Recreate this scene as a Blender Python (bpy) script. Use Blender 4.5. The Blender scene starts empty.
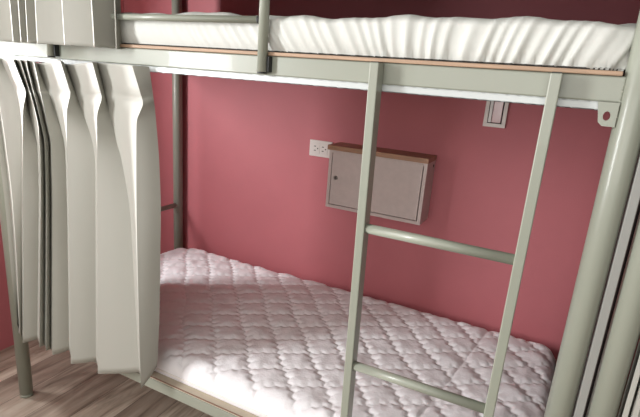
import bpy, bmesh, math, random
import numpy as np
from mathutils import Vector, Matrix
random.seed(4)
C = bpy.context.scene.collection
PI = math.pi

# ------------------------------------------------------------------ materials
def mat(name, col, rough=.5, metal=0., spec=.5, noise=None, bump=None, coat=0., transl=0.):
    m = bpy.data.materials.new(name); m.use_nodes = True
    nt = m.node_tree; b = nt.nodes['Principled BSDF']
    b.inputs['Base Color'].default_value = (*col, 1)
    b.inputs['Roughness'].default_value = rough
    b.inputs['Metallic'].default_value = metal
    b.inputs['Specular IOR Level'].default_value = spec
    b.inputs['Coat Weight'].default_value = coat
    tc = nt.nodes.new('ShaderNodeTexCoord')
    if noise:
        sc, amt, stretch = noise
        mp = nt.nodes.new('ShaderNodeMapping'); mp.inputs['Scale'].default_value = stretch
        nt.links.new(tc.outputs['Object'], mp.inputs[0])
        n = nt.nodes.new('ShaderNodeTexNoise'); n.inputs['Scale'].default_value = sc
        n.inputs['Detail'].default_value = 6
        nt.links.new(mp.outputs[0], n.inputs['Vector'])
        r = nt.nodes.new('ShaderNodeValToRGB')
        r.color_ramp.elements[0].position = .3; r.color_ramp.elements[1].position = .7
        r.color_ramp.elements[0].color = (*[c*(1-amt) for c in col], 1)
        r.color_ramp.elements[1].color = (*[min(1, c*(1+amt)) for c in col], 1)
        nt.links.new(n.outputs['Fac'], r.inputs[0]); nt.links.new(r.outputs[0], b.inputs['Base Color'])
    if bump:
        sc, st, dist, stretch = bump
        mp = nt.nodes.new('ShaderNodeMapping'); mp.inputs['Scale'].default_value = stretch
        nt.links.new(tc.outputs['Object'], mp.inputs[0])
        n = nt.nodes.new('ShaderNodeTexNoise'); n.inputs['Scale'].default_value = sc
        n.inputs['Detail'].default_value = 4
        nt.links.new(mp.outputs[0], n.inputs['Vector'])
        bp = nt.nodes.new('ShaderNodeBump'); bp.inputs['Strength'].default_value = st
        bp.inputs['Distance'].default_value = dist
        nt.links.new(n.outputs['Fac'], bp.inputs['Height']); nt.links.new(bp.outputs[0], b.inputs['Normal'])
    if transl:
        tr = nt.nodes.new('ShaderNodeBsdfTranslucent'); tr.inputs[0].default_value = (*col, 1)
        mx = nt.nodes.new('ShaderNodeMixShader'); mx.inputs[0].default_value = transl
        out = nt.nodes['Material Output']
        nt.links.new(b.outputs[0], mx.inputs[1]); nt.links.new(tr.outputs[0], mx.inputs[2])
        nt.links.new(mx.outputs[0], out.inputs['Surface'])
    return m

U = (1, 1, 1)
M = {}
M['paint'] = mat('sage grey painted steel', (.275, .29, .235), .38, spec=.5, bump=(160, .06, .002, U), coat=.15)
M['wall'] = mat('rose red wall paint', (.50, .150, .168), .62, noise=(2.5, .05, U), bump=(220, .25, .003, U))
M['white_wall'] = mat('white wall paint', (.42, .41, .39), .8, bump=(200, .2, .002, U))
M['track'] = mat('white aluminium track', (.50, .53, .52), .38, metal=.1)
M['ply'] = mat('plywood edge', (.40, .27, .18), .6, noise=(30, .18, (.3, 1, 12)))
M['tape'] = mat('brown edge tape', (.22, .12, .085), .6)
M['ply_pale'] = mat('pale board edge', (.50, .43, .33), .6, noise=(30, .10, (.3, 1, 12)))
M['black'] = mat('black plastic', (.015, .015, .015), .5)
M['quilt'] = mat('white quilted cotton', (.84, .82, .83), .85, bump=(55, .35, .006, U))
M['sheet'] = mat('white cotton sheet', (.60, .61, .57), .8, bump=(60, .2, .004, U))
M['piping'] = mat('white piping', (.82, .78, .74), .8)
M['curtain'] = mat('pale grey green curtain cloth', (.385, .38, .335), .75, bump=(500, .15, .001, (1, 1, .3)), transl=.08)
M['cab'] = mat('pale grey beige laminate', (.56, .47, .44), .45, noise=(40, .04, U))
M['cabtop'] = mat('tan wood laminate', (.36, .20, .12), .45, noise=(18, .15, (1, 8, 8)))
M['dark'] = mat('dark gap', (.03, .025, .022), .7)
M['steel'] = mat('brushed steel', (.45, .43, .40), .3, metal=.9)
M['plate'] = mat('off white plastic plate', (.72, .66, .62), .35)
M['frame'] = mat('silver frame', (.66, .61, .57), .4, metal=.2)
M['strip'] = mat('grey anodised strip', (.28, .28, .26), .5)
M['insert'] = mat('glossy pinkish insert', (.62, .42, .42), .12, spec=.7)
M['lightstrip'] = mat('white strip', (.85, .83, .80), .3)

def floor_mat():
    m = bpy.data.materials.new('greyish wood plank floor'); m.use_nodes = True
    nt = m.node_tree; b = nt.nodes['Principled BSDF']; L = nt.links.new
    tc = nt.nodes.new('ShaderNodeTexCoord')
    mp = nt.nodes.new('ShaderNodeMapping')
    mp.inputs['Rotation'].default_value = (0, 0, PI/2); mp.inputs['Location'].default_value = (.35, .025, 0)
    L(tc.outputs['Object'], mp.inputs[0])
    br = nt.nodes.new('ShaderNodeTexBrick'); br.offset = .37
    for k, v in (('Scale', 1), ('Mortar Size', .0012), ('Brick Width', 1.05), ('Row Height', .15), ('Bias', 0)):
        br.inputs[k].default_value = v
    br.inputs['Color1'].default_value = (.05, .05, .05, 1); br.inputs['Color2'].default_value = (.95, .95, .95, 1)
    br.inputs['Mortar'].default_value = (.5, .5, .5, 1)
    L(mp.outputs[0], br.inputs['Vector'])
    g = nt.nodes.new('ShaderNodeMapping'); g.inputs['Scale'].default_value = (9, 1.1, 1)
    L(tc.outputs['Object'], g.inputs[0])
    n = nt.nodes.new('ShaderNodeTexNoise'); n.inputs['Scale'].default_value = 1.9; n.inputs['Detail'].default_value = 8
    n.inputs['Roughness'].default_value = .62; n.inputs['Distortion'].default_value = .6
    L(g.outputs[0], n.inputs['Vector'])
    # shift grain per plank
    ad = nt.nodes.new('ShaderNodeVectorMath'); ad.operation = 'ADD'
    sc = nt.nodes.new('ShaderNodeVectorMath'); sc.operation = 'SCALE'; sc.inputs['Scale'].default_value = 9
    L(br.outputs['Color'], sc.inputs[0]); L(g.outputs[0], ad.inputs[0]); L(sc.outputs[0], ad.inputs[1]); L(ad.outputs[0], n.inputs['Vector'])
    r = nt.nodes.new('ShaderNodeValToRGB'); e = r.color_ramp.elements
    e[0].position = .30; e[0].color = (.13, .095, .072, 1); e[1].position = .72; e[1].color = (.52, .46, .39, 1)
    k = e.new(.5); k.color = (.36, .295, .24, 1)
    L(n.outputs['Fac'], r.inputs[0])
    mx = nt.nodes.new('ShaderNodeMix'); mx.data_type = 'RGBA'; mx.blend_type = 'MULTIPLY'; mx.inputs[0].default_value = .65
    rr = nt.nodes.new('ShaderNodeValToRGB'); rr.color_ramp.elements[0].color = (.40, .33, .28, 1); rr.color_ramp.elements[1].color = (1.45, 1.48, 1.42, 1)
    L(br.outputs['Color'], rr.inputs[0]); L(r.outputs[0], mx.inputs[6]); L(rr.outputs[0], mx.inputs[7])
    m2 = nt.nodes.new('ShaderNodeMix'); m2.data_type = 'RGBA'; m2.inputs[7].default_value = (.07, .05, .04, 1)
    L(br.outputs['Fac'], m2.inputs[0]); L(mx.outputs[2], m2.inputs[6]); L(m2.outputs[2], b.inputs['Base Color'])
    b.inputs['Roughness'].default_value = .42
    bp = nt.nodes.new('ShaderNodeBump'); bp.inputs['Strength'].default_value = .15; bp.inputs['Distance'].default_value = .002
    L(n.outputs['Fac'], bp.inputs['Height']); L(bp.outputs[0], b.inputs['Normal'])
    return m
M['floor'] = floor_mat()

# ------------------------------------------------------------------ helpers
def obj(name, bm, m, parent=None, loc=None, smooth=False):
    me = bpy.data.meshes.new(name)
    if bm is not None:
        bm.normal_update(); bm.to_mesh(me); bm.free()
    me.materials.append(M[m])
    if smooth:
        for p in me.polygons: p.use_smooth = True
    o = bpy.data.objects.new(name, me); C.objects.link(o)
    if parent: o.parent = parent
    if loc: o.location = loc
    return o

def tag(o, label=None, cat=None, group=None, kind=None):
    if label: o['label'] = label
    if cat: o['category'] = cat
    if group: o['group'] = group
    if kind: o['kind'] = kind
    return o

def thing(name, label, cat, loc=(0, 0, 0), group=None):
    o = bpy.data.objects.new(name, None); C.objects.link(o); o.location = loc
    o.empty_display_size = .05
    return tag(o, label, cat, group)

def box(bm, x0, x1, y0, y1, z0, z1, bev=0., seg=2):
    t = bmesh.new()
    r = bmesh.ops.create_cube(t, size=1)
    bmesh.ops.scale(t, vec=(x1-x0, y1-y0, z1-z0), verts=t.verts)
    bmesh.ops.translate(t, vec=((x0+x1)/2, (y0+y1)/2, (z0+z1)/2), verts=t.verts)
    if bev: bmesh.ops.bevel(t, geom=t.edges[:], offset=bev, segments=seg, affect='EDGES', profile=.5)
    merge(bm, t)

def merge(bm, t):
    me = bpy.data.meshes.new('tmp'); t.to_mesh(me); t.free(); bm.from_mesh(me); bpy.data.meshes.remove(me)

def tube(bm, a, b, r, seg=28, bev=0.):
    a, b = Vector(a), Vector(b); d = b-a
    t = bmesh.new()
    bmesh.ops.create_cone(t, cap_ends=True, segments=seg, radius1=r, radius2=r, depth=d.length)
    if bev:
        es = [e for e in t.edges if abs(e.verts[0].co.z-e.verts[1].co.z) < 1e-6]
        bmesh.ops.bevel(t, geom=es, offset=bev, segments=2, affect='EDGES')
    q = Vector((0, 0, 1)).rotation_difference(d)
    bmesh.ops.rotate(t, matrix=q.to_matrix(), verts=t.verts)
    bmesh.ops.translate(t, vec=(a+b)/2, verts=t.verts)
    for f in t.faces: f.smooth = len(f.verts) == 4
    merge(bm, t)

def B(*a, **k):
    bm = bmesh.new(); box(bm, *a, **k); return bm
def T(*a, **k):
    bm = bmesh.new(); tube(bm, *a, **k); return bm

def grid_obj(name, P, m, parent=None, closed_u=False, smooth=True, caps=False):
    """P: array (nu, nv, 3) -> mesh"""
    nu, nv = P.shape[:2]
    me = bpy.data.meshes.new(name)
    idx = np.arange(nu*nv).reshape(nu, nv)
    if closed_u: idx = np.vstack([idx, idx[:1]])
    q = np.stack([idx[:-1, :-1], idx[1:, :-1], idx[1:, 1:], idx[:-1, 1:]], -1).reshape(-1, 4)
    faces = q.tolist()
    if caps:
        faces.append(idx[:-1, 0].tolist()[::-1] if closed_u else idx[:, 0].tolist()[::-1])
        faces.append(idx[:-1, -1].tolist() if closed_u else idx[:, -1].tolist())
    me.from_pydata(P.reshape(-1, 3).tolist(), [], faces)
    me.update()
    for p in me.polygons: p.use_smooth = smooth and len(p.vertices) == 4
    me.materials.append(M[m])
    o = bpy.data.objects.new(name, me); C.objects.link(o)
    if parent: o.parent = parent
    return o

def copy_tree(o, parent=None):
    c = o.copy(); C.objects.link(c)
    if parent: c.parent = parent
    for ch in [k for k in bpy.data.objects if k.parent == o]:
        copy_tree(ch, c)
    return c

# ------------------------------------------------------------------ room
XL, XR, YF, YB, ZC = -.42, 4.2, -2.7, .978, 2.62
tag(obj('floor', B(XL-.1, XR+.1, YF-.1, YB+.1, -.1, 0), 'floor'), 'greyish brown wood plank floor', kind='structure')
tag(obj('ceiling', B(XL-.1, XR+.1, YF-.1, YB+.1, ZC, ZC+.1), 'white_wall'), 'plain ceiling', kind='structure')
tag(obj('wall_back', B(XL-.1, XR+.1, YB, YB+.1, 0, ZC), 'wall'), 'rose red painted wall behind the bunk', kind='structure')
tag(obj('wall_front', B(XL-.1, XR+.1, YF-.1, YF, 0, ZC), 'white_wall'), 'plain wall facing the bunks', kind='structure')
tag(obj('wall_right', B(XR, XR+.1, YF, YB, 0, ZC), 'white_wall'), 'plain wall far to the right', kind='structure')
# two windows in the left wall: (y0, y1, z0, z1)
WIN = ((-2.05, -1.35, .95, 2.30), (-.25, -.09, 1.15, 1.80))
bm = bmesh.new()
ys = [YF, -2.05, -1.35, -.25, -.09, YB]
for k in range(5):
    w_ = {1: WIN[0], 3: WIN[1]}.get(k)
    if w_: box(bm, XL-.1, XL, ys[k], ys[k+1], 0, w_[2]); box(bm, XL-.1, XL, ys[k], ys[k+1], w_[3], ZC)
    else: box(bm, XL-.1, XL, ys[k], ys[k+1], 0, ZC)
tag(obj('wall_left', bm, 'wall'), 'rose red wall beyond the head of the bunk', kind='structure')
for i, (WY0, WY1, WZ0, WZ1) in enumerate(WIN):
    bm = bmesh.new()
    for a in ((WY0, WY0+.02, WZ0, WZ1), (WY1-.02, WY1, WZ0, WZ1), (WY0, WY1, WZ0, WZ0+.02), (WY0, WY1, WZ1-.02, WZ1)):
        box(bm, XL-.07, XL-.03, *a)
    tag(obj('window_%d' % (i+1), bm, 'white_wall'), 'window frame in the left wall', kind='structure')

# ------------------------------------------------------------------ bunk bed
LX, W, R = 1.98, .943, .026
def make_bed(label, SK=.08, first=True):
    bed = thing('bunk_bed', label, 'bunk bed')
    HT = 2.45
    for x in (0, LX):
        for y in (0, W):
            if y and not first and x == 0: continue
            if y and x: x = LX+SK
            p = obj('post', T((x, y, .012), (x, y, HT), R, 40), 'paint', bed)
            obj('foot_cap', T((x, y, 0), (x, y, .013), R-.0002, 40), 'paint', p)
    e = R-.004
    # lower tier
    obj('side_rail', B(e, LX-e, -.012, .012, .339, .3790, bev=.003), 'paint', bed)
    obj('side_rail', B(e, LX-e, W-.012, W+.012, .339, .374, bev=.003), 'paint', bed)
    def board(*a):
        bm = B(*a[:6], bev=a[6])
        for v in bm.verts:
            if v.co.x > 1.5: v.co.x += SK*max(0, v.co.y)/W
        return bm
    obj('bed_board', board(.03, LX-.03, -.009, W+.010, .3794, .3856, .001), 'ply_pale', bed)
    tag(obj('edge_tape', B(.03, LX-.03, -.0096, -.006, .3838, .3857), 'tape', bed), 'thin brown edge tape')
    # upper tier
    obj('side_rail', B(e, LX-e, -.014, .012, 1.4287, 1.4757, bev=.003), 'paint', bed)
    obj('side_rail', B(e, LX-e, W-.012, W+.012, 1.4287, 1.4757, bev=.003), 'paint', bed)
    tag(obj('bed_board', board(.03, LX-.03, -.020, W+.012, 1.4760, 1.4845, .002), 'ply', bed), 'tan plywood board')
    for x in (0, LX):
        k = SK if x else 0
        for z0, z1 in ((.339, .374), (1.4287, 1.4757)):
            bm = B(x-.012, x+.012, e, W-e, z0, z1, bev=.003)
            for v in bm.verts: v.co.x += k*v.co.y/W
            obj('end_rail', bm, 'paint', bed)
        for z in (.672, 1.80, 2.42):
            obj('end_bar', T((x+k*e/W, e, z), (x+k*(W-e)/W, W-e, z), .013), 'paint', bed)
    for x in (.5, .98, 1.46):
        for z in (.339, 1.4287):
            obj('cross_bar', B(x-.015, x+.015, .011, W-.011, z+.004, z+.034, bev=.002), 'paint', bed)
    # white curtain track under the upper front rail: lipped channel
    bm = bmesh.new()
    box(bm, .03, 1.925, -.010, -.007, 1.4125, 1.4290)
    box(bm, .03, 1.925, -.010, .012, 1.4260, 1.4286)
    box(bm, .03, 1.925, .009, .012, 1.4125, 1.4290)
    box(bm, .03, 1.925, -.010, -.003, 1.4125, 1.4145)
    box(bm, .03, 1.925, .005, .012, 1.4125, 1.4145)
    tag(obj('curtain_track', bm, 'track', bed), 'white metal curtain track')
    bm = bmesh.new()
    box(bm, .03, 1.93, -.075, -.045, 1.95, 1.975, bev=.002)
    tag(obj('curtain_track', bm, 'track', bed), 'white metal curtain track')
    obj('track_bracket', B(.0, .03, -.075, -.012, 1.95, 1.985), 'paint', bed)
    obj('track_bracket', B(1.93, 1.96, -.075, -.012, 1.95, 1.985), 'paint', bed)
    # added unseen canopy and front board that keep light off the upper wall
    obj('shade_canopy', B(.03, LX-.03, -.010, W+.012, 1.93, 1.948, bev=.002), 'ply', bed)
    obj('shade_valance', B(e, LX-e, -.012, .008, 1.665, 1.97, bev=.003), 'paint', bed)
    # drilled bracket plate at the foot end
    bm = bmesh.new()
    out = [(1.9205, 1.4287), (1.9275, 1.391), (1.935, 1.3845), (1.956, 1.3845), (1.956, 1.4287)]
    cx, cz, rr = 1.9395, 1.4035, .0068
    ANG = sorted([2*PI*k/20+.07 for k in range(20)]+[math.atan2(z-cz, x-cx) % (2*PI) for x, z in out]); n = len(ANG)
    outer = []
    for k in range(n):
        a = ANG[k]; dx, dz = math.cos(a), math.sin(a); best = 9
        for i in range(5):
            (x1, z1), (x2, z2) = out[i], out[(i+1) % 5]
            den = dx*(z2-z1)-dz*(x2-x1)
            if abs(den) < 1e-9: continue
            t = ((x1-cx)*(z2-z1)-(z1-cz)*(x2-x1))/den; s = ((x1-cx)*dz-(z1-cz)*dx)/den
            if t > 0 and -1e-6 <= s <= 1+1e-6: best = min(best, t)
        outer.append((cx+dx*best, cz+dz*best))
    V = {}
    for j, yy in enumerate((-.0175, -.0145)):
        for k in range(n):
            a = ANG[k]
            V[j, 0, k] = bm.verts.new((cx+rr*.9*math.cos(a), yy, cz+rr*1.25*math.sin(a)))
            V[j, 1, k] = bm.verts.new((outer[k][0], yy, outer[k][1]))
    for k in range(n):
        l = (k+1) % n
        bm.faces.new((V[0, 0, k], V[0, 0, l], V[0, 1, l], V[0, 1, k])); bm.faces.new((V[1, 0, k], V[1, 1, k], V[1, 1, l], V[1, 0, l]))
        bm.faces.new((V[0, 0, k], V[1, 0, k], V[1, 0, l], V[0, 0, l])); bm.faces.new((V[0, 1, k], V[0, 1, l], V[1, 1, l], V[1, 1, k]))
    bmesh.ops.recalc_face_normals(bm, faces=bm.faces)
    obj('bracket_plate', bm, 'paint', bed)
    # weld seams where the rail meets the right post
    bm = bmesh.new()
    for k in range(16):
        z = 1.385+.0058*k; bmesh.ops.create_icosphere(bm, subdivisions=1, radius=.0032+.001*random.random(), matrix=Matrix.Translation((LX-R+.001+.0015*random.random(), -.011, z)))
    obj('weld_seam', bm, 'paint', bed, smooth=True)
    # guard rail over the upper tier
    g = obj('guard_rail', T((.378, -.029, 1.5575), (1.167, -.029, 1.5575), .0088), 'paint', bed)
    for x in (.378, 1.180):
        u = obj('guard_upright', T((x, -.030, 1.436), (x, -.030, 1.90), .0125), 'paint', g)
        tag(obj('end_plug', T((x, -.030, 1.4315), (x, -.030, 1.4365), .0118), 'black', g), 'black plastic plug')
        tag(obj('fixing_clip', B(x+.011, x+.019, -.030, -.013, 1.436, 1.474, bev=.001), 'black', g), 'black fixing clip')
    tag(obj('joint_collar', T((1.1635, -.029, 1.5575), (1.1695, -.029, 1.5575), .0098), 'black', g), 'black plastic collar')
    tag(obj('joint_collar', T((.3885, -.029, 1.5575), (.3945, -.029, 1.5575), .0098), 'black', g), 'black plastic collar')
    obj('guard_bar', T((.378, -.029, 1.89), (1.180, -.029, 1.89), .0125), 'paint', g)
    return bed
bed = make_bed('sage grey tubular steel bunk bed whose two tiers fill the photo')
bed2 = make_bed('second grey steel bunk bed just past the right post, one round post showing', 0, False)
bed2.location = (2.058, 0, 0)
tag(obj('shade_panel', B(2.034, 2.044, .040, .880, 0, 2.45), 'dark'), 'added thin dark panel standing in for the shade between the two bunk beds behind their posts', 'panel')  # added panel; its dark colour stands for the shade between the beds

# flat strip between the two posts
tag(obj('flat_metal_strip', B(2.0075, 2.0240, -.017, -.002, 0, 2.45, bev=.0015), 'strip'),
    'flat grey metal strip standing upright between the two round bunk posts', 'strip')

# ladder
lad = thing('bunk_ladder', 'sage grey steel ladder with square stiles and round rungs hooked on the upper bunk rail', 'ladder', (1.66, -.03, 0))
def lx(x): return x-1.66
for x, lean in ((1.472, .015), (1.832, -.001)):
    bm = B(lx(x), lx(x)+.021, -.022, .0145, 0.004, 1.4735, bev=.0022)
    for v in bm.verts: v.co.x += lean*(1.4735-v.co.z)
    s = obj('stile', bm, 'paint', lad)
    tag(obj('end_cap', B(lx(x)+.002, lx(x)+.019, -.020, .0125, 1.4735, 1.4755, bev=.0005), 'black', s), 'black plastic cap')
for z, dz in ((.345, .004), (.727, .006), (1.0955, .001)):
    obj('rung', T((lx(1.488+.015*(1.47-z)), -.006, z-dz), (lx(1.835), -.006, z), .0118, 28), 'paint', lad)

# ------------------------------------------------------------------ lower mattress pad
def rounded_d(x, y, x0, x1, y0, y1, rc):
    """signed inside distance to a rounded rectangle"""
    cx, cy = (x0+x1)/2, (y0+y1)/2; rc = np.where(x > cx, min(rc, .07), rc)
    qx = np.abs(x-cx)-(x1-x0)/2+rc; qy = np.abs(y-cy)-(y1-y0)/2+rc
    return -(np.hypot(np.maximum(qx, 0), np.maximum(qy, 0))+np.minimum(np.maximum(qx, qy), 0)-rc)

def smooth_noise(x, y, seed, sc):
    rs = np.random.RandomState(seed); out = 0*x
    for k in range(14):
        a = rs.rand()*2*PI; f = sc*(.6+rs.rand()*1.4); out = out+np.sin(f*(np.cos(a)*x+np.sin(a)*y)+rs.rand()*6.28)
    return out/14**.5

def squircle_grid(x0, x1, y0, y1, rc, step):
    nx = int((x1-x0)/step); ny = int((y1-y0)/step)
    u = np.linspace(-1, 1, nx+1); v = np.linspace(-1, 1, ny+1)
    Ug, Vg = np.meshgrid(u, v, indexing='ij')
    X = (x0+x1)/2+Ug*(x1-x0)/2; Y = (y0+y1)/2+Vg*(y1-y0)/2
    # pull outline corners onto the rounded rectangle
    for sx in (-1, 1):
        a = min(rc, .07) if sx > 0 else rc
        for sy in (-1, 1):
            cx = (x1-a) if sx > 0 else (x0+a); cy = (y1-a) if sy > 0 else (y0+a)
            dx = (X-cx)*sx; dy = (Y-cy)*sy
            m = (dx > 0) & (dy > 0)
            mx = np.maximum(dx, dy); h = np.hypot(dx, dy); s = np.where(m & (h > 0), mx/np.maximum(h, 1e-9), 1)
            X = np.where(m, cx+sx*dx*s, X); Y = np.where(m, cy+sy*dy*s, Y)
    return X, Y, nx, ny

def mattress_top(name, x0, x1, y0, y1, rc, z0, z1, edge_r, height, m, parent, step=.0042):
    X, Y, nx, ny = squircle_grid(x0, x1, y0, y1, rc, step)
    d = rounded_d(X, Y, x0, x1, y0, y1, rc)
    t = np.clip(d/edge_r, 0, 1)
    Z = z0+(z1-z0)*np.sqrt(np.clip(1-(1-t)**2, 0, 1))
    Z = Z+height(X, Y)*np.clip(d/.02, 0, 1)
    P = np.stack([X, Y, Z], -1)
    return grid_obj(name, P, m, parent), P

def quilt(X, Y):
    def cell(c, w): return c
    su = .113
    A = np.deg2rad(42)
    nA = (math.sin(np.deg2rad(49)), math.cos(np.deg2rad(49)))
    nB = (-math.sin(np.deg2rad(34)), math.cos(np.deg2rad(34)))
    a = nA[0]*X+nA[1]*Y; b = nB[0]*X+nB[1]*Y
    sA = -math.cos(np.deg2rad(49))*X+math.sin(np.deg2rad(49))*Y
    sB = math.cos(np.deg2rad(34))*X+math.sin(np.deg2rad(34))*Y
    # scalloped seam lines
    per = .036
    a2 = a+.0120*np.abs(np.sin(PI*sA/per))+.004*np.sin(19*sA)
    b2 = b+.0085*np.abs(np.sin(PI*sB/per))+.003*np.sin(17*sB)
    fa = (a2/su) % 1; fb = ((b2-.085)/.097) % 1
    da = np.minimum(fa, 1-fa)*su; db = np.minimum(fb, 1-fb)*.097
    ds = np.abs(X-1.615-.16*Y)
    def puff(d): return 1-np.exp(-d/.011)
    h = .0110*puff(da)*(.3+.7*puff(db))*(1-.85*np.exp(-ds/.006))
    h = h+.0022*smooth_noise(X, Y, 3, 55)*puff(da)*puff(db)+.0026*smooth_noise(X, Y, 5, 9)
    return h-.008

mt = thing('mattress', 'white quilted mattress lying on the lower bunk', 'mattress', (0, 0, 0))
MX0, MX1, MY0, MY1 = .045, 2.026, .018, .928
mattress_top('quilted_top', MX0, MX1, MY0, MY1, .15, .402, .462, .060, quilt, 'quilt', mt)
def band(name, x0, x1, y0, y1, rc, zs, outs, m, parent, n=24, wob=None):
    pts = []
    q_ = min(rc, .07)
    for cx, cy, a0, r0 in ((x1-q_, y0+q_, -PI/2, q_), (x1-q_, y1-q_, 0, q_), (x0+rc, y1-rc, PI/2, rc), (x0+rc, y0+rc, PI, rc)):
        for k in range(n+1):
            a = a0+PI/2*k/n; pts.append((cx, cy, math.cos(a), math.sin(a), r0))
    dense = []
    for i in range(len(pts)):
        p, q = pts[i], pts[(i+1) % len(pts)]
        P0 = (p[0]+p[2]*p[4], p[1]+p[3]*p[4]); P1 = (q[0]+q[2]*q[4], q[1]+q[3]*q[4])
        L = math.dist(P0, P1); k = max(1, int(L/.012))
        for j in range(k):
            t = j/k; dense.append((P0[0]*(1-t)+P1[0]*t, P0[1]*(1-t)+P1[1]*t, p[2]*(1-t)+q[2]*t, p[3]*(1-t)+q[3]*t))
    D = np.array(dense); out = np.zeros((len(D), len(zs), 3))
    for j, (z, o_) in enumerate(zip(zs, outs)):
        out[:, j, 0] = D[:, 0]+D[:, 2]*o_; out[:, j, 1] = D[:, 1]+D[:, 3]*o_; out[:, j, 2] = z
    return grid_obj(name, out, m, parent, closed_u=True, caps=True)
band('side_border', MX0, MX1, MY0, MY1, .15, [.3862, .388, .396, .4025], [-.004, 0, .001, -.0005], 'quilt', mt)
zz = [.402+.0032*math.cos(a) for a in np.linspace(0, PI, 7)][::-1]; oo = [.0032*math.sin(a)+.0002 for a in np.linspace(0, PI, 7)]
band('piping', MX0, MX1, MY0, MY1, .15, zz, oo, 'piping', mt)

# ------------------------------------------------------------------ upper mattress in its fitted sheet
um = thing('mattress', 'thick mattress in a creased white fitted sheet lying on the upper bunk', 'mattress')
def sheet_mesh():
    x0, x1, y0, y1, rc = .03, 2.0, -.010, .935, .10
    X0, X1 = x0+rc, x1-rc
    # outline samples
    step = .0045; S = []
    def seg(p, q, n_):
        L = math.dist(p, q); k = int(L/step)
        for j in range(k): t = j/k; S.append((p[0]+(q[0]-p[0])*t, p[1]+(q[1]-p[1])*t, n_[0], n_[1]))
    def arc(cx, cy, a0):
        k = int(rc*PI/2/step)
        for j in range(k): a = a0+PI/2*j/k; S.append((cx+rc*math.cos(a), cy+rc*math.sin(a), math.cos(a), math.sin(a)))
    seg((X0, y0), (X1, y0), (0, -1)); arc(X1, y0+rc, -PI/2); seg((x1, y0+rc), (x1, y1-rc), (1, 0)); arc(X1, y1-rc, 0)
    seg((X1, y1), (X0, y1), (0, 1)); arc(X0, y1-rc, PI/2); seg((x0, y1-rc), (x0, y0+rc), (-1, 0)); arc(X0, y0+rc, PI)
    S = np.array(S); n = len(S); s = np.arange(n)*step
    nv = 30
    prof = []
    for j in range(nv):
        t = j/(nv-1)
        # from hem to the top
        if t < .62:
            q = t/.62; z = 1.4858+.0687*q; off = -.010*(1-q)**2+.004*math.sin(PI*q); up = q
        else:
            q = (t-.62)/.38; a = q*PI/2; z = 1.5545+.022*math.sin(a); off = -.050*(1-math.cos(a)); up = 1
        prof.append((z, off, up, t))
    P = np.zeros((n, nv, 3))
    xs = S[:, 0]
    rs = np.random.RandomState(8)
    front = (S[:, 3] < -.5)
    # gathers: irregular pleat phase along the outline
    def gather(s, t):
        dens = np.interp(xs, [0, .9, 1.15, 1.5, 1.95], [.10, .16, .50, 1.05, 1.1])
        lean = np.interp(xs, [0, 1.1, 1.4, 1.55, 1.7, 1.95], [.5, .75, .50, .0, -.28, -.45])
        ss = s+lean*t*.11
        ph = 2*PI*ss/.027+1.9*np.sin(ss*23)+1.3*np.sin(ss*51+1)
        g = (.5+.5*np.sin(ph))**1.6
        g2 = .5+.5*np.sin(2*PI*ss/.061+2*np.sin(ss*13+2))
        amp = dens*(.0085*(1-t)**.6*(t < .98)+.0005)
        fine = dens*.0035*np.maximum(0, 1-t/.25)*np.sin(2*PI*s/.0085)
        return amp*(g*.8+g2*.5-.6)+fine
    for j, (z, off, up, t) in enumerate(prof):
        g = gather(s, t)
        o_ = off+g
        P[:, j, 0] = S[:, 0]+S[:, 2]*o_; P[:, j, 1] = S[:, 1]+S[:, 3]*o_
        lump = .0035*np.sin(s*9+.5)+.003*np.sin(s*23+1.2)+.0022*np.sin(s*51)
        P[:, j, 2] = z+(lump*t*t)+g*.25*t
    return grid_obj('fitted_sheet', P, 'sheet', um, closed_u=True, caps=True), P
sh, SP = sheet_mesh()
# ruched elastic hem, coloured dark for the shadow line under the sheet
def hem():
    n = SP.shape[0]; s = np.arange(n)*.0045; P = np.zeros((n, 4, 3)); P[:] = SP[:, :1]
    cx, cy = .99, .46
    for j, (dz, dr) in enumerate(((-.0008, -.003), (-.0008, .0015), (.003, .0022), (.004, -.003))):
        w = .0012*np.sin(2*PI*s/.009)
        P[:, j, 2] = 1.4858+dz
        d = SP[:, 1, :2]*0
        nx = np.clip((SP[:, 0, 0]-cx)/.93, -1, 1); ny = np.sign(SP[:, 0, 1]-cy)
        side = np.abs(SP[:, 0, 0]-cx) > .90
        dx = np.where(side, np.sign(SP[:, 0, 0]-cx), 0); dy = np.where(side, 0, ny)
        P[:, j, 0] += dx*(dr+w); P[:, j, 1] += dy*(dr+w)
    return grid_obj('elastic_hem_shadow', P, 'dark', um, closed_u=True, caps=True)
tag(hem(), 'ruched elastic hem coloured dark as the shadow under the sheet')

# ------------------------------------------------------------------ curtains
def catmull(A, n):
    A = np.array(A, float); m = len(A); out = []
    for i in range(m-1):
        p0, p1, p2, p3 = A[max(i-1, 0)], A[i], A[i+1], A[min(i+2, m-1)]
        for k in range(n):
            t = k/n; out.append(.5*((2*p1)+(-p0+p2)*t+(2*p0-5*p1+4*p2-p3)*t*t+(-p0+3*p1-3*p2+p3)*t**3))
    out.append(A[-1]); return np.array(out)

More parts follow.
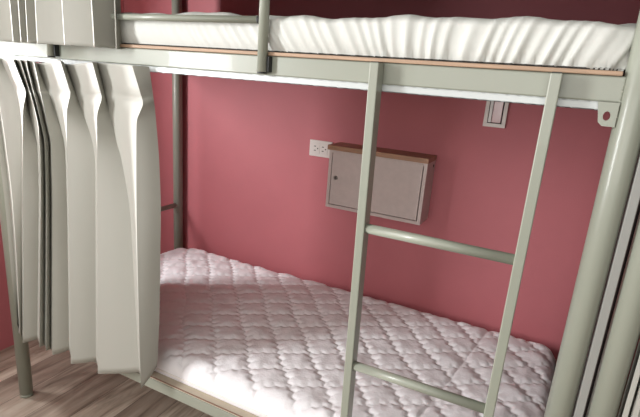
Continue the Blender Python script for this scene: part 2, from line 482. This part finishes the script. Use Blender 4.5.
def curtain(name, lines, m_tail, parent, n_sub=5, sag=.002, lip=True):
    """lines[r] = polyline (x, y, z) of the zigzag cloth at one height, crease by crease"""
    Rr = []
    for ln in lines:
        row = [(q[0], q[1], ln[0][2]) for q in m_tail]
        for i, p in enumerate(ln):
            if lip and i % 2 == 0 and 0 < i: row.append((p[0]-.0075, p[1]+.0034, p[2]))   # pressed lip of the fold
            row.append(tuple(p))
        Rr.append(row)
    A = np.array(Rr)                              # rows, pts, 3
    A = catmull(A.reshape(len(lines), -1), 5).reshape(-1, A.shape[1], 3)
    nr, npt = A.shape[:2]; cols = []
    for i in range(npt-1):
        for k in range(n_sub):
            t = k/n_sub; p = A[:, i]*(1-t)+A[:, i+1]*t
            d = A[:, i+1]-A[:, i]; L = np.linalg.norm(d[:, :2], axis=1, keepdims=True)+1e-6
            nrm = np.stack([-d[:, 1], d[:, 0]], -1)/L
            s = math.sin(PI*t)*sag*np.minimum(1, L/.08)*(1 if i % 2 else -1)
            p = p.copy(); p[:, :2] += nrm*s
            cols.append(p)
    cols.append(A[:, -1])
    P = np.stack(cols, 0)                         # (ncols, nrows, 3)
    o = grid_obj(name, P, 'curtain', parent)
    # sharp creases on the tips and backs
    me = o.data; nvv = P.shape[1]
    at = me.attributes.new('sharp_edge', 'BOOLEAN', 'EDGE')
    sharp = set(range(0, P.shape[0], n_sub))
    for e in me.edges:
        a, b = e.vertices
        if a//nvv == b//nvv and (a//nvv) in sharp: at.data[e.index].value = True
    s = o.modifiers.new('cloth', 'SOLIDIFY'); s.thickness = .0016; s.offset = 0
    return o, P

# lower curtain: heading at the track, pinched pleats, then long pressed folds flaring to the hem
LINES = [
    [(0.0279, -0.036, 1.416), (0.0265, -0.016, 1.416), (0.0881, -0.045, 1.416), (0.0857, -0.016, 1.416), (0.2181, -0.055, 1.416), (0.1587, -0.016, 1.416), (0.2505, -0.052, 1.416), (0.1963, -0.018, 1.416), (0.2816, -0.052, 1.416), (0.2317, -0.018, 1.416), (0.322, -0.052, 1.413), (0.2835, -0.018, 1.408), (0.4609, -0.06, 1.426), (0.4271, -0.018, 1.412), (0.6048, -0.06, 1.4275), (0.5754, -0.02, 1.427), (0.7664, -0.06, 1.4275), (0.7894, -0.02, 1.427)],
    [(0.0301, -0.0359, 1.3862), (0.0297, -0.0162, 1.3849), (0.0911, -0.045, 1.3855), (0.1045, -0.0166, 1.385), (0.2356, -0.0558, 1.3855), (0.1705, -0.0168, 1.3857), (0.263, -0.0527, 1.3859), (0.2027, -0.0189, 1.3855), (0.2893, -0.0528, 1.3859), (0.2358, -0.0189, 1.3854), (0.3306, -0.0531, 1.383), (0.3007, -0.0187, 1.3784), (0.4745, -0.061, 1.3958), (0.4419, -0.0187, 1.3825), (0.6163, -0.0612, 1.3978), (0.585, -0.0208, 1.3982), (0.7795, -0.0613, 1.3985), (0.7946, -0.0206, 1.3996)],
    [(0.0322, -0.0359, 1.3573), (0.0328, -0.0164, 1.3549), (0.0939, -0.045, 1.3559), (0.1251, -0.017, 1.355), (0.2523, -0.0564, 1.356), (0.1821, -0.0174, 1.3564), (0.2751, -0.0533, 1.3567), (0.2166, -0.0196, 1.356), (0.2985, -0.0534, 1.3567), (0.2502, -0.0196, 1.3557), (0.3387, -0.054, 1.354), (0.3175, -0.0193, 1.3498), (0.4873, -0.0618, 1.3666), (0.4563, -0.0193, 1.3539), (0.6272, -0.0622, 1.369), (0.5943, -0.0215, 1.3704), (0.7919, -0.0624, 1.3704), (0.7995, -0.0211, 1.3731)],
    [(0.0337, -0.0358, 1.3381), (0.0348, -0.0166, 1.3349), (0.0958, -0.045, 1.3362), (0.1387, -0.0173, 1.335), (0.2525, -0.0502, 1.3363), (0.1898, -0.0178, 1.3369), (0.2725, -0.047, 1.3372), (0.2258, -0.0201, 1.3363), (0.2943, -0.0472, 1.3372), (0.2599, -0.0201, 1.336), (0.3339, -0.048, 1.3347), (0.3286, -0.0196, 1.3307), (0.4866, -0.0557, 1.3471), (0.4659, -0.0196, 1.3349), (0.6261, -0.0562, 1.3498), (0.6004, -0.0219, 1.3518), (0.7928, -0.0565, 1.3517), (0.8028, -0.0214, 1.3554)],
    [(0.0347, -0.0358, 1.3237), (0.0363, -0.0167, 1.3198), (0.0972, -0.045, 1.3214), (0.1453, -0.0176, 1.32), (0.25, -0.0439, 1.3216), (0.1956, -0.0181, 1.3222), (0.2678, -0.0406, 1.3226), (0.2327, -0.0205, 1.3215), (0.2884, -0.0409, 1.3226), (0.267, -0.0205, 1.3211), (0.3277, -0.0418, 1.3202), (0.3369, -0.0199, 1.3164), (0.4837, -0.0494, 1.3325), (0.473, -0.0199, 1.3206), (0.6232, -0.05, 1.3354), (0.605, -0.0222, 1.3379), (0.7917, -0.0503, 1.3376), (0.8052, -0.0217, 1.3422)],
    [(0.0358, -0.0357, 1.3093), (0.0378, -0.0168, 1.3048), (0.0986, -0.045, 1.3066), (0.1518, -0.0178, 1.305), (0.2681, -0.0549, 1.3068), (0.2013, -0.0184, 1.3075), (0.291, -0.0516, 1.3081), (0.2396, -0.0208, 1.3067), (0.3099, -0.0519, 1.3081), (0.2742, -0.0208, 1.3063), (0.3481, -0.0529, 1.3057), (0.3452, -0.0202, 1.3021), (0.4952, -0.0605, 1.3178), (0.4802, -0.0202, 1.3063), (0.6371, -0.0612, 1.321), (0.6096, -0.0226, 1.3239), (0.8062, -0.0615, 1.3236), (0.8076, -0.0219, 1.3289)],
    [(0.0372, -0.0357, 1.29), (0.0399, -0.0169, 1.2848), (0.1004, -0.045, 1.2869), (0.1605, -0.0181, 1.285), (0.2648, -0.058, 1.2872), (0.209, -0.0188, 1.288), (0.3015, -0.0547, 1.2886), (0.2488, -0.0213, 1.287), (0.3202, -0.055, 1.2886), (0.2838, -0.0213, 1.2866), (0.3575, -0.0561, 1.2863), (0.3545, -0.0205, 1.283), (0.4915, -0.0637, 1.2984), (0.4898, -0.0205, 1.2872), (0.631, -0.0644, 1.3018), (0.6158, -0.023, 1.3054), (0.7998, -0.0649, 1.3048), (0.8109, -0.0222, 1.3112)],
    [(0.0394, -0.0356, 1.2612), (0.0429, -0.0171, 1.2547), (0.1033, -0.045, 1.2574), (0.1691, -0.0185, 1.255), (0.2537, -0.0586, 1.2577), (0.2184, -0.0194, 1.2587), (0.3108, -0.0552, 1.2594), (0.2604, -0.0219, 1.2575), (0.3281, -0.0556, 1.2594), (0.296, -0.0219, 1.2569), (0.3647, -0.057, 1.2573), (0.3669, -0.021, 1.2544), (0.4831, -0.0645, 1.2691), (0.5042, -0.021, 1.2587), (0.6208, -0.0654, 1.2731), (0.6251, -0.0236, 1.2775), (0.7861, -0.0659, 1.2768), (0.8142, -0.0227, 1.2847)],
    [(0.043, -0.0355, 1.2131), (0.0479, -0.0174, 1.2046), (0.108, -0.045, 1.2081), (0.1713, -0.0192, 1.205), (0.2472, -0.0596, 1.2085), (0.2335, -0.0203, 1.2098), (0.3226, -0.0561, 1.2108), (0.2755, -0.023, 1.2083), (0.3397, -0.0566, 1.2108), (0.3101, -0.023, 1.2075), (0.3758, -0.0584, 1.209), (0.3876, -0.0219, 1.2067), (0.4798, -0.0657, 1.2204), (0.5282, -0.0219, 1.2111), (0.6196, -0.0668, 1.2251), (0.6405, -0.0246, 1.2311), (0.7835, -0.0675, 1.2299), (0.8194, -0.0234, 1.2406)],
    [(0.0465, -0.0354, 1.165), (0.0525, -0.0177, 1.1545), (0.112, -0.045, 1.1588), (0.1699, -0.0199, 1.155), (0.2414, -0.0605, 1.1593), (0.2486, -0.0212, 1.161), (0.3228, -0.057, 1.1622), (0.2906, -0.0241, 1.1591), (0.3513, -0.0575, 1.1622), (0.3242, -0.0241, 1.1581), (0.3867, -0.0597, 1.1606), (0.3992, -0.0227, 1.159), (0.4764, -0.0669, 1.1717), (0.5437, -0.0227, 1.1634), (0.6181, -0.0683, 1.1771), (0.6562, -0.0255, 1.1847), (0.7833, -0.0691, 1.1831), (0.8239, -0.0241, 1.1964)],
    [(0.0481, -0.0354, 1.117), (0.055, -0.0179, 1.1044), (0.1141, -0.045, 1.1096), (0.1637, -0.0205, 1.105), (0.2356, -0.0615, 1.1101), (0.2556, -0.0221, 1.1121), (0.323, -0.0578, 1.1136), (0.2919, -0.0251, 1.1098), (0.3502, -0.0585, 1.1136), (0.3237, -0.0251, 1.1087), (0.3848, -0.061, 1.1123), (0.4027, -0.0235, 1.1113), (0.4753, -0.0681, 1.123), (0.5479, -0.0235, 1.1158), (0.6164, -0.0697, 1.1292), (0.673, -0.0265, 1.1382), (0.7831, -0.0707, 1.1363), (0.8273, -0.0248, 1.1522)],
    [(0.0527, -0.0351, 0.9727), (0.0625, -0.0188, 0.9542), (0.1202, -0.045, 0.9618), (0.145, -0.0224, 0.955), (0.218, -0.0642, 0.9626), (0.2468, -0.0248, 0.9656), (0.3113, -0.0603, 0.9677), (0.2812, -0.0281, 0.9622), (0.3419, -0.0612, 0.9677), (0.3138, -0.0281, 0.9605), (0.3789, -0.0649, 0.9672), (0.3981, -0.0258, 0.9681), (0.4714, -0.0715, 0.9768), (0.542, -0.0258, 0.973), (0.6113, -0.0738, 0.9853), (0.7029, -0.0292, 0.999), (0.7834, -0.0752, 0.9959), (0.8325, -0.0269, 1.0197)],
    [(0.0523, -0.0348, 0.8285), (0.0607, -0.0196, 0.8039), (0.1157, -0.045, 0.814), (0.1256, -0.0243, 0.805), (0.2015, -0.0669, 0.8151), (0.2296, -0.0273, 0.819), (0.2936, -0.0627, 0.8218), (0.2675, -0.0311, 0.8145), (0.3281, -0.0639, 0.8218), (0.3006, -0.0311, 0.8123), (0.3672, -0.0686, 0.8222), (0.3905, -0.0281, 0.825), (0.4657, -0.0748, 0.8307), (0.5347, -0.0281, 0.8301), (0.6068, -0.0778, 0.8414), (0.712, -0.0319, 0.8597), (0.7859, -0.0796, 0.8554), (0.8297, -0.0289, 0.8871)],
    [(0.0473, -0.0346, 0.6843), (0.0536, -0.0203, 0.6536), (0.1063, -0.045, 0.6662), (0.1061, -0.0261, 0.655), (0.185, -0.0695, 0.6676), (0.2119, -0.0297, 0.6724), (0.2758, -0.065, 0.6759), (0.2531, -0.0339, 0.6669), (0.3139, -0.0665, 0.6759), (0.287, -0.0339, 0.6641), (0.3554, -0.0722, 0.6771), (0.3829, -0.0303, 0.6819), (0.4597, -0.0781, 0.6845), (0.5273, -0.0303, 0.6873), (0.6018, -0.0817, 0.6975), (0.7182, -0.0345, 0.7204), (0.7892, -0.0839, 0.715), (0.8266, -0.0308, 0.7546)],
    [(0.0437, -0.0343, 0.5401), (0.0436, -0.0211, 0.5033), (0.0942, -0.045, 0.5184), (0.0864, -0.0279, 0.505), (0.1665, -0.072, 0.52), (0.1938, -0.0322, 0.5259), (0.2585, -0.0673, 0.5301), (0.238, -0.0367, 0.5192), (0.2984, -0.069, 0.5301), (0.2738, -0.0367, 0.5159), (0.3437, -0.0758, 0.5321), (0.3735, -0.0325, 0.5388), (0.4506, -0.0813, 0.5384), (0.5196, -0.0325, 0.5444), (0.5959, -0.0855, 0.5537), (0.7258, -0.037, 0.5811), (0.7931, -0.0881, 0.5745), (0.8224, -0.0328, 0.622)],
    [(0.0462, -0.034, 0.367), (0.0268, -0.022, 0.323), (0.0761, -0.045, 0.341), (0.0628, -0.03, 0.325), (0.143, -0.075, 0.343), (0.1719, -0.035, 0.35), (0.2379, -0.07, 0.355), (0.2194, -0.04, 0.342), (0.2794, -0.072, 0.355), (0.258, -0.04, 0.338), (0.3296, -0.08, 0.358), (0.3619, -0.035, 0.367), (0.4397, -0.085, 0.363), (0.5103, -0.035, 0.373), (0.5887, -0.09, 0.381), (0.7347, -0.04, 0.414), (0.7977, -0.093, 0.406), (0.8115, -0.035, 0.463)]]
lc = thing('curtain', 'long pale grey pleated curtain drawn aside at the left of the lower bunk', 'curtain', (0, 0, 0))
curtain('curtain_cloth', LINES, [(-.050, .146), (-.060, .118), (-.045, .090), (-.062, .055)], lc, sag=.0035, lip=False)
# gliders that carry the curtain in the track
for i in (5, 7, 9, 11, 13, 15):
    x, y = LINES[0][i][:2]
    g = bmesh.new(); box(g, x+.002, x+.007, -.016, .002, 1.405, 1.411); box(g, x+.003, x+.006, -.001, .001, 1.405, 1.418)
    obj('glider', g, 'lightstrip', lc)

uz = [1.47, 1.55, 1.68, 1.80, 1.935]
UT = [(.20, -.080), (.292, -.093), (.331, -.093), (.364, -.093), (.410, -.093), (.540, -.097), (.662, -.095), (.700, -.052)]
UTt = [(.18, -.080), (.29, -.085), (.34, -.085), (.385, -.085), (.43, -.085), (.53, -.085), (.64, -.085), (.705, -.055)]
def zig(tp, z, depth, lean=-.012):
    out = []
    for i, p in enumerate(tp):
        out.append((p[0], p[1], z))
        if i+1 < len(tp): q = tp[i+1]; out.append((q[0]+lean, q[1]+depth, z))
    return out
ut = []
for z in uz:
    k = (z-1.47)/(1.935-1.47)*.7; ut.append(zig([(a[0]*(1-k)+b[0]*k, a[1]*(1-k)+b[1]*k) for a, b in zip(UT, UTt)], z, .046, -.032))
uc = thing('curtain', 'dim grey pleated curtain hanging over the left end of the upper bunk', 'curtain', (0, 0, 0))
curtain('curtain_cloth', ut, [(-.045, .50), (-.055, .42), (-.040, .34), (-.055, .25), (-.040, .17), (-.055, .08), (-.040, -.045), (.04, -.088), (.08, -.050), (.15, -.085), (.165, -.048)], uc, sag=.003)  # unseen tail round the left end, shaped to block window light
for i in (2, 6, 10, 14):
    x, y = ut[-1][i][:2]; g = bmesh.new(); box(g, x-.002, x+.002, -.062, -.058, 1.93, 1.952); obj('glider', g, 'lightstrip', uc)

# neighbour's curtain, pulled across the second bunk
nz = [.32, .8, 1.2, 1.411]
nt_ = [(2.0900, .012), (2.0990, -.018), (2.113, -.028), (2.145, -.040), (2.19, -.045), (2.25, -.042), (2.30, -.045), (2.36, -.042), (2.42, -.045), (2.50, -.042), (2.58, -.045)]
nc = thing('curtain', 'pale grey curtain just showing at the right edge beside the second bunk post', 'curtain', (0, 0, 0))
curtain('curtain_cloth', [zig(nt_, z, .045, -.0005) for z in nz], [], nc, sag=.003)

# ------------------------------------------------------------------ wall cabinet, socket, wall plate
CX0, CX1, CY0, CZ0, CZ1 = .977, 1.419, .843, .866, 1.128
cab = thing('wall_cabinet', 'small pale wall cabinet with a tan top and a keyhole, mounted behind the ladder', 'cabinet', (0, 0, 0))
t_ = .014
bm = bmesh.new()
box(bm, CX0, CX0+t_, CY0, YB, CZ0, CZ1); box(bm, CX1-t_, CX1, CY0, YB, CZ0, CZ1)
box(bm, CX0+t_, CX1-t_, CY0, YB, CZ0, CZ0+t_); box(bm, CX0+t_, CX1-t_, CY0, YB, CZ1-.012, CZ1); box(bm, CX0+t_, CX1-t_, YB-.008, YB, CZ0+t_, CZ1-.012)
obj('body', bm, 'cab', cab)
tag(obj('top_board', B(CX0-.010, CX1+.003, CY0-.006, YB, CZ1+.0002, CZ1+.021, bev=.0015), 'cabtop', cab), 'tan wood top board')
door = obj('door', B(CX0+t_+.0035, CX1-t_-.0035, CY0-.0015, CY0+.013, CZ0+t_+.0035, CZ1-.0050, bev=.001), 'cab', cab)
lk = bmesh.new(); tube(lk, (CX0+.040, CY0-.0065, 1.006), (CX0+.040, CY0-.001, 1.006), .0095, 24, bev=.0015)
tag(obj('lock', lk, 'steel', door), 'round metal keyhole lock')
bm = bmesh.new()
box(bm, CX0+.0385, CX0+.0415, CY0-.0072, CY0-.006, 1.000, 1.012)
obj('keyhole', bm, 'dark', door)
obj('gap_lining', B(CX0+t_, CX1-t_, CY0+.0135, CY0+.015, CZ0+t_, CZ1-.012), 'dark', cab)
obj('side_screw', T((CX1-.001, YB-.030, CZ1-.022), (CX1+.0015, YB-.030, CZ1-.022), .0065, 16), 'dark', cab)

so = thing('wall_socket', 'off-white double wall socket plate left of the small wall cabinet', 'socket', (.868, YB, 1.104))
obj('plate', B(-.060, .060, -.008, 0, -.039, .039, bev=.003), 'plate', so)
for dx in (-.022, .020):
    f = obj('socket_face', B(dx-.018, dx+.018, -.0095, -.0078, -.025, .025, bev=.0007), 'plate', so)
    for a, b, w, h in ((-.007, .010, .0022, .008), (-.007, -.010, .0022, .008)):
        obj('slot', B(dx+a-.005, dx+a+.005, -.0099, -.0092, b-.0018, b+.0018), 'dark', f)
    obj('slot', T((dx+.008, -.0099, 0), (dx+.008, -.0092, 0), .0032, 14), 'dark', f)

wp = thing('wall_plate', 'small upright silver-framed wall plate with glossy insert, high under the upper bunk', 'wall plate', (1.631, YB, 1.362))
bm = bmesh.new(); hw, hh, fw = .0425, .070, .015
box(bm, -hw, hw, -.010, 0, hh-fw, hh, bev=.001); box(bm, -hw, hw, -.010, 0, -hh, -hh+fw, bev=.001)
box(bm, -hw, -hw+fw, -.010, 0, -hh+fw, hh-fw, bev=.001); box(bm, hw-fw, hw, -.010, 0, -hh+fw, hh-fw, bev=.001)
obj('frame', bm, 'frame', wp)
obj('recess', B(-hw+fw, hw-fw, -.004, 0, -hh+fw, hh-fw), 'dark', wp)
tag(obj('insert', B(-.012, .0235, -.0125, -.0035, -hh+fw+.003, hh-fw-.003, bev=.002), 'insert', wp), 'glossy pinkish insert')
tag(obj('edge_strip', B(-.0245, -.0135, -.0125, -.0035, -hh+fw+.003, hh-fw-.003, bev=.001), 'lightstrip', wp), 'white strip')

# ------------------------------------------------------------------ light
def area(name, loc, rot, sx, sy, power, col, spread=PI):
    l = bpy.data.lights.new(name, 'AREA'); l.shape = 'RECTANGLE'; l.size = sx; l.size_y = sy; l.energy = power; l.color = col
    l.spread = spread
    o = bpy.data.objects.new(name, l); C.objects.link(o); o.location = loc; o.rotation_euler = rot; return o
# daylight through the left window (points along +x)
for (WY0, WY1, WZ0, WZ1), pw in zip(WIN, (92, 38)):
    area('window_daylight', (XL-.02, (WY0+WY1)/2, (WZ0+WZ1)/2), (0, -PI/2, 0), WZ1-WZ0-.04, WY1-WY0-.04, pw, (.97, .99, 1))
# added fill light behind the camera; the front wall has no window
area('front_fill', (1.9, YF+.02, 1.75), (PI/2, 0, 0), 2.2, 1.3, 32, (1, .98, .96))
w = bpy.data.worlds.new('w'); bpy.context.scene.world = w; w.use_nodes = True
w.node_tree.nodes['Background'].inputs[0].default_value = (.9, .95, 1, 1); w.node_tree.nodes['Background'].inputs[1].default_value = .6

# ------------------------------------------------------------------ camera
cd = bpy.data.cameras.new('camera'); cam = bpy.data.objects.new('camera', cd); C.objects.link(cam)
r_ = Vector((0.8904051512, 0.4492190667, 0.0733545727)); u_ = Vector((-0.1834370469, 0.2066583797, 0.9610635588)); f_ = Vector((-0.4165687417, 0.8691918895, -0.2664131055))
m = Matrix((( r_.x, u_.x, -f_.x, 1.8636), (r_.y, u_.y, -f_.y, -1.0623), (r_.z, u_.z, -f_.z, 1.43417), (0, 0, 0, 1)))
cam.matrix_world = m
cd.sensor_width = 36; cd.sensor_fit = 'HORIZONTAL'; cd.lens = 474.17/640*36; cd.clip_start = .02
sc = bpy.context.scene; sc.camera = cam
vs = sc.view_settings; vs.view_transform = 'Standard'; vs.look = 'None'; vs.gamma = 1; vs.use_curve_mapping = False; vs.exposure = 0.0
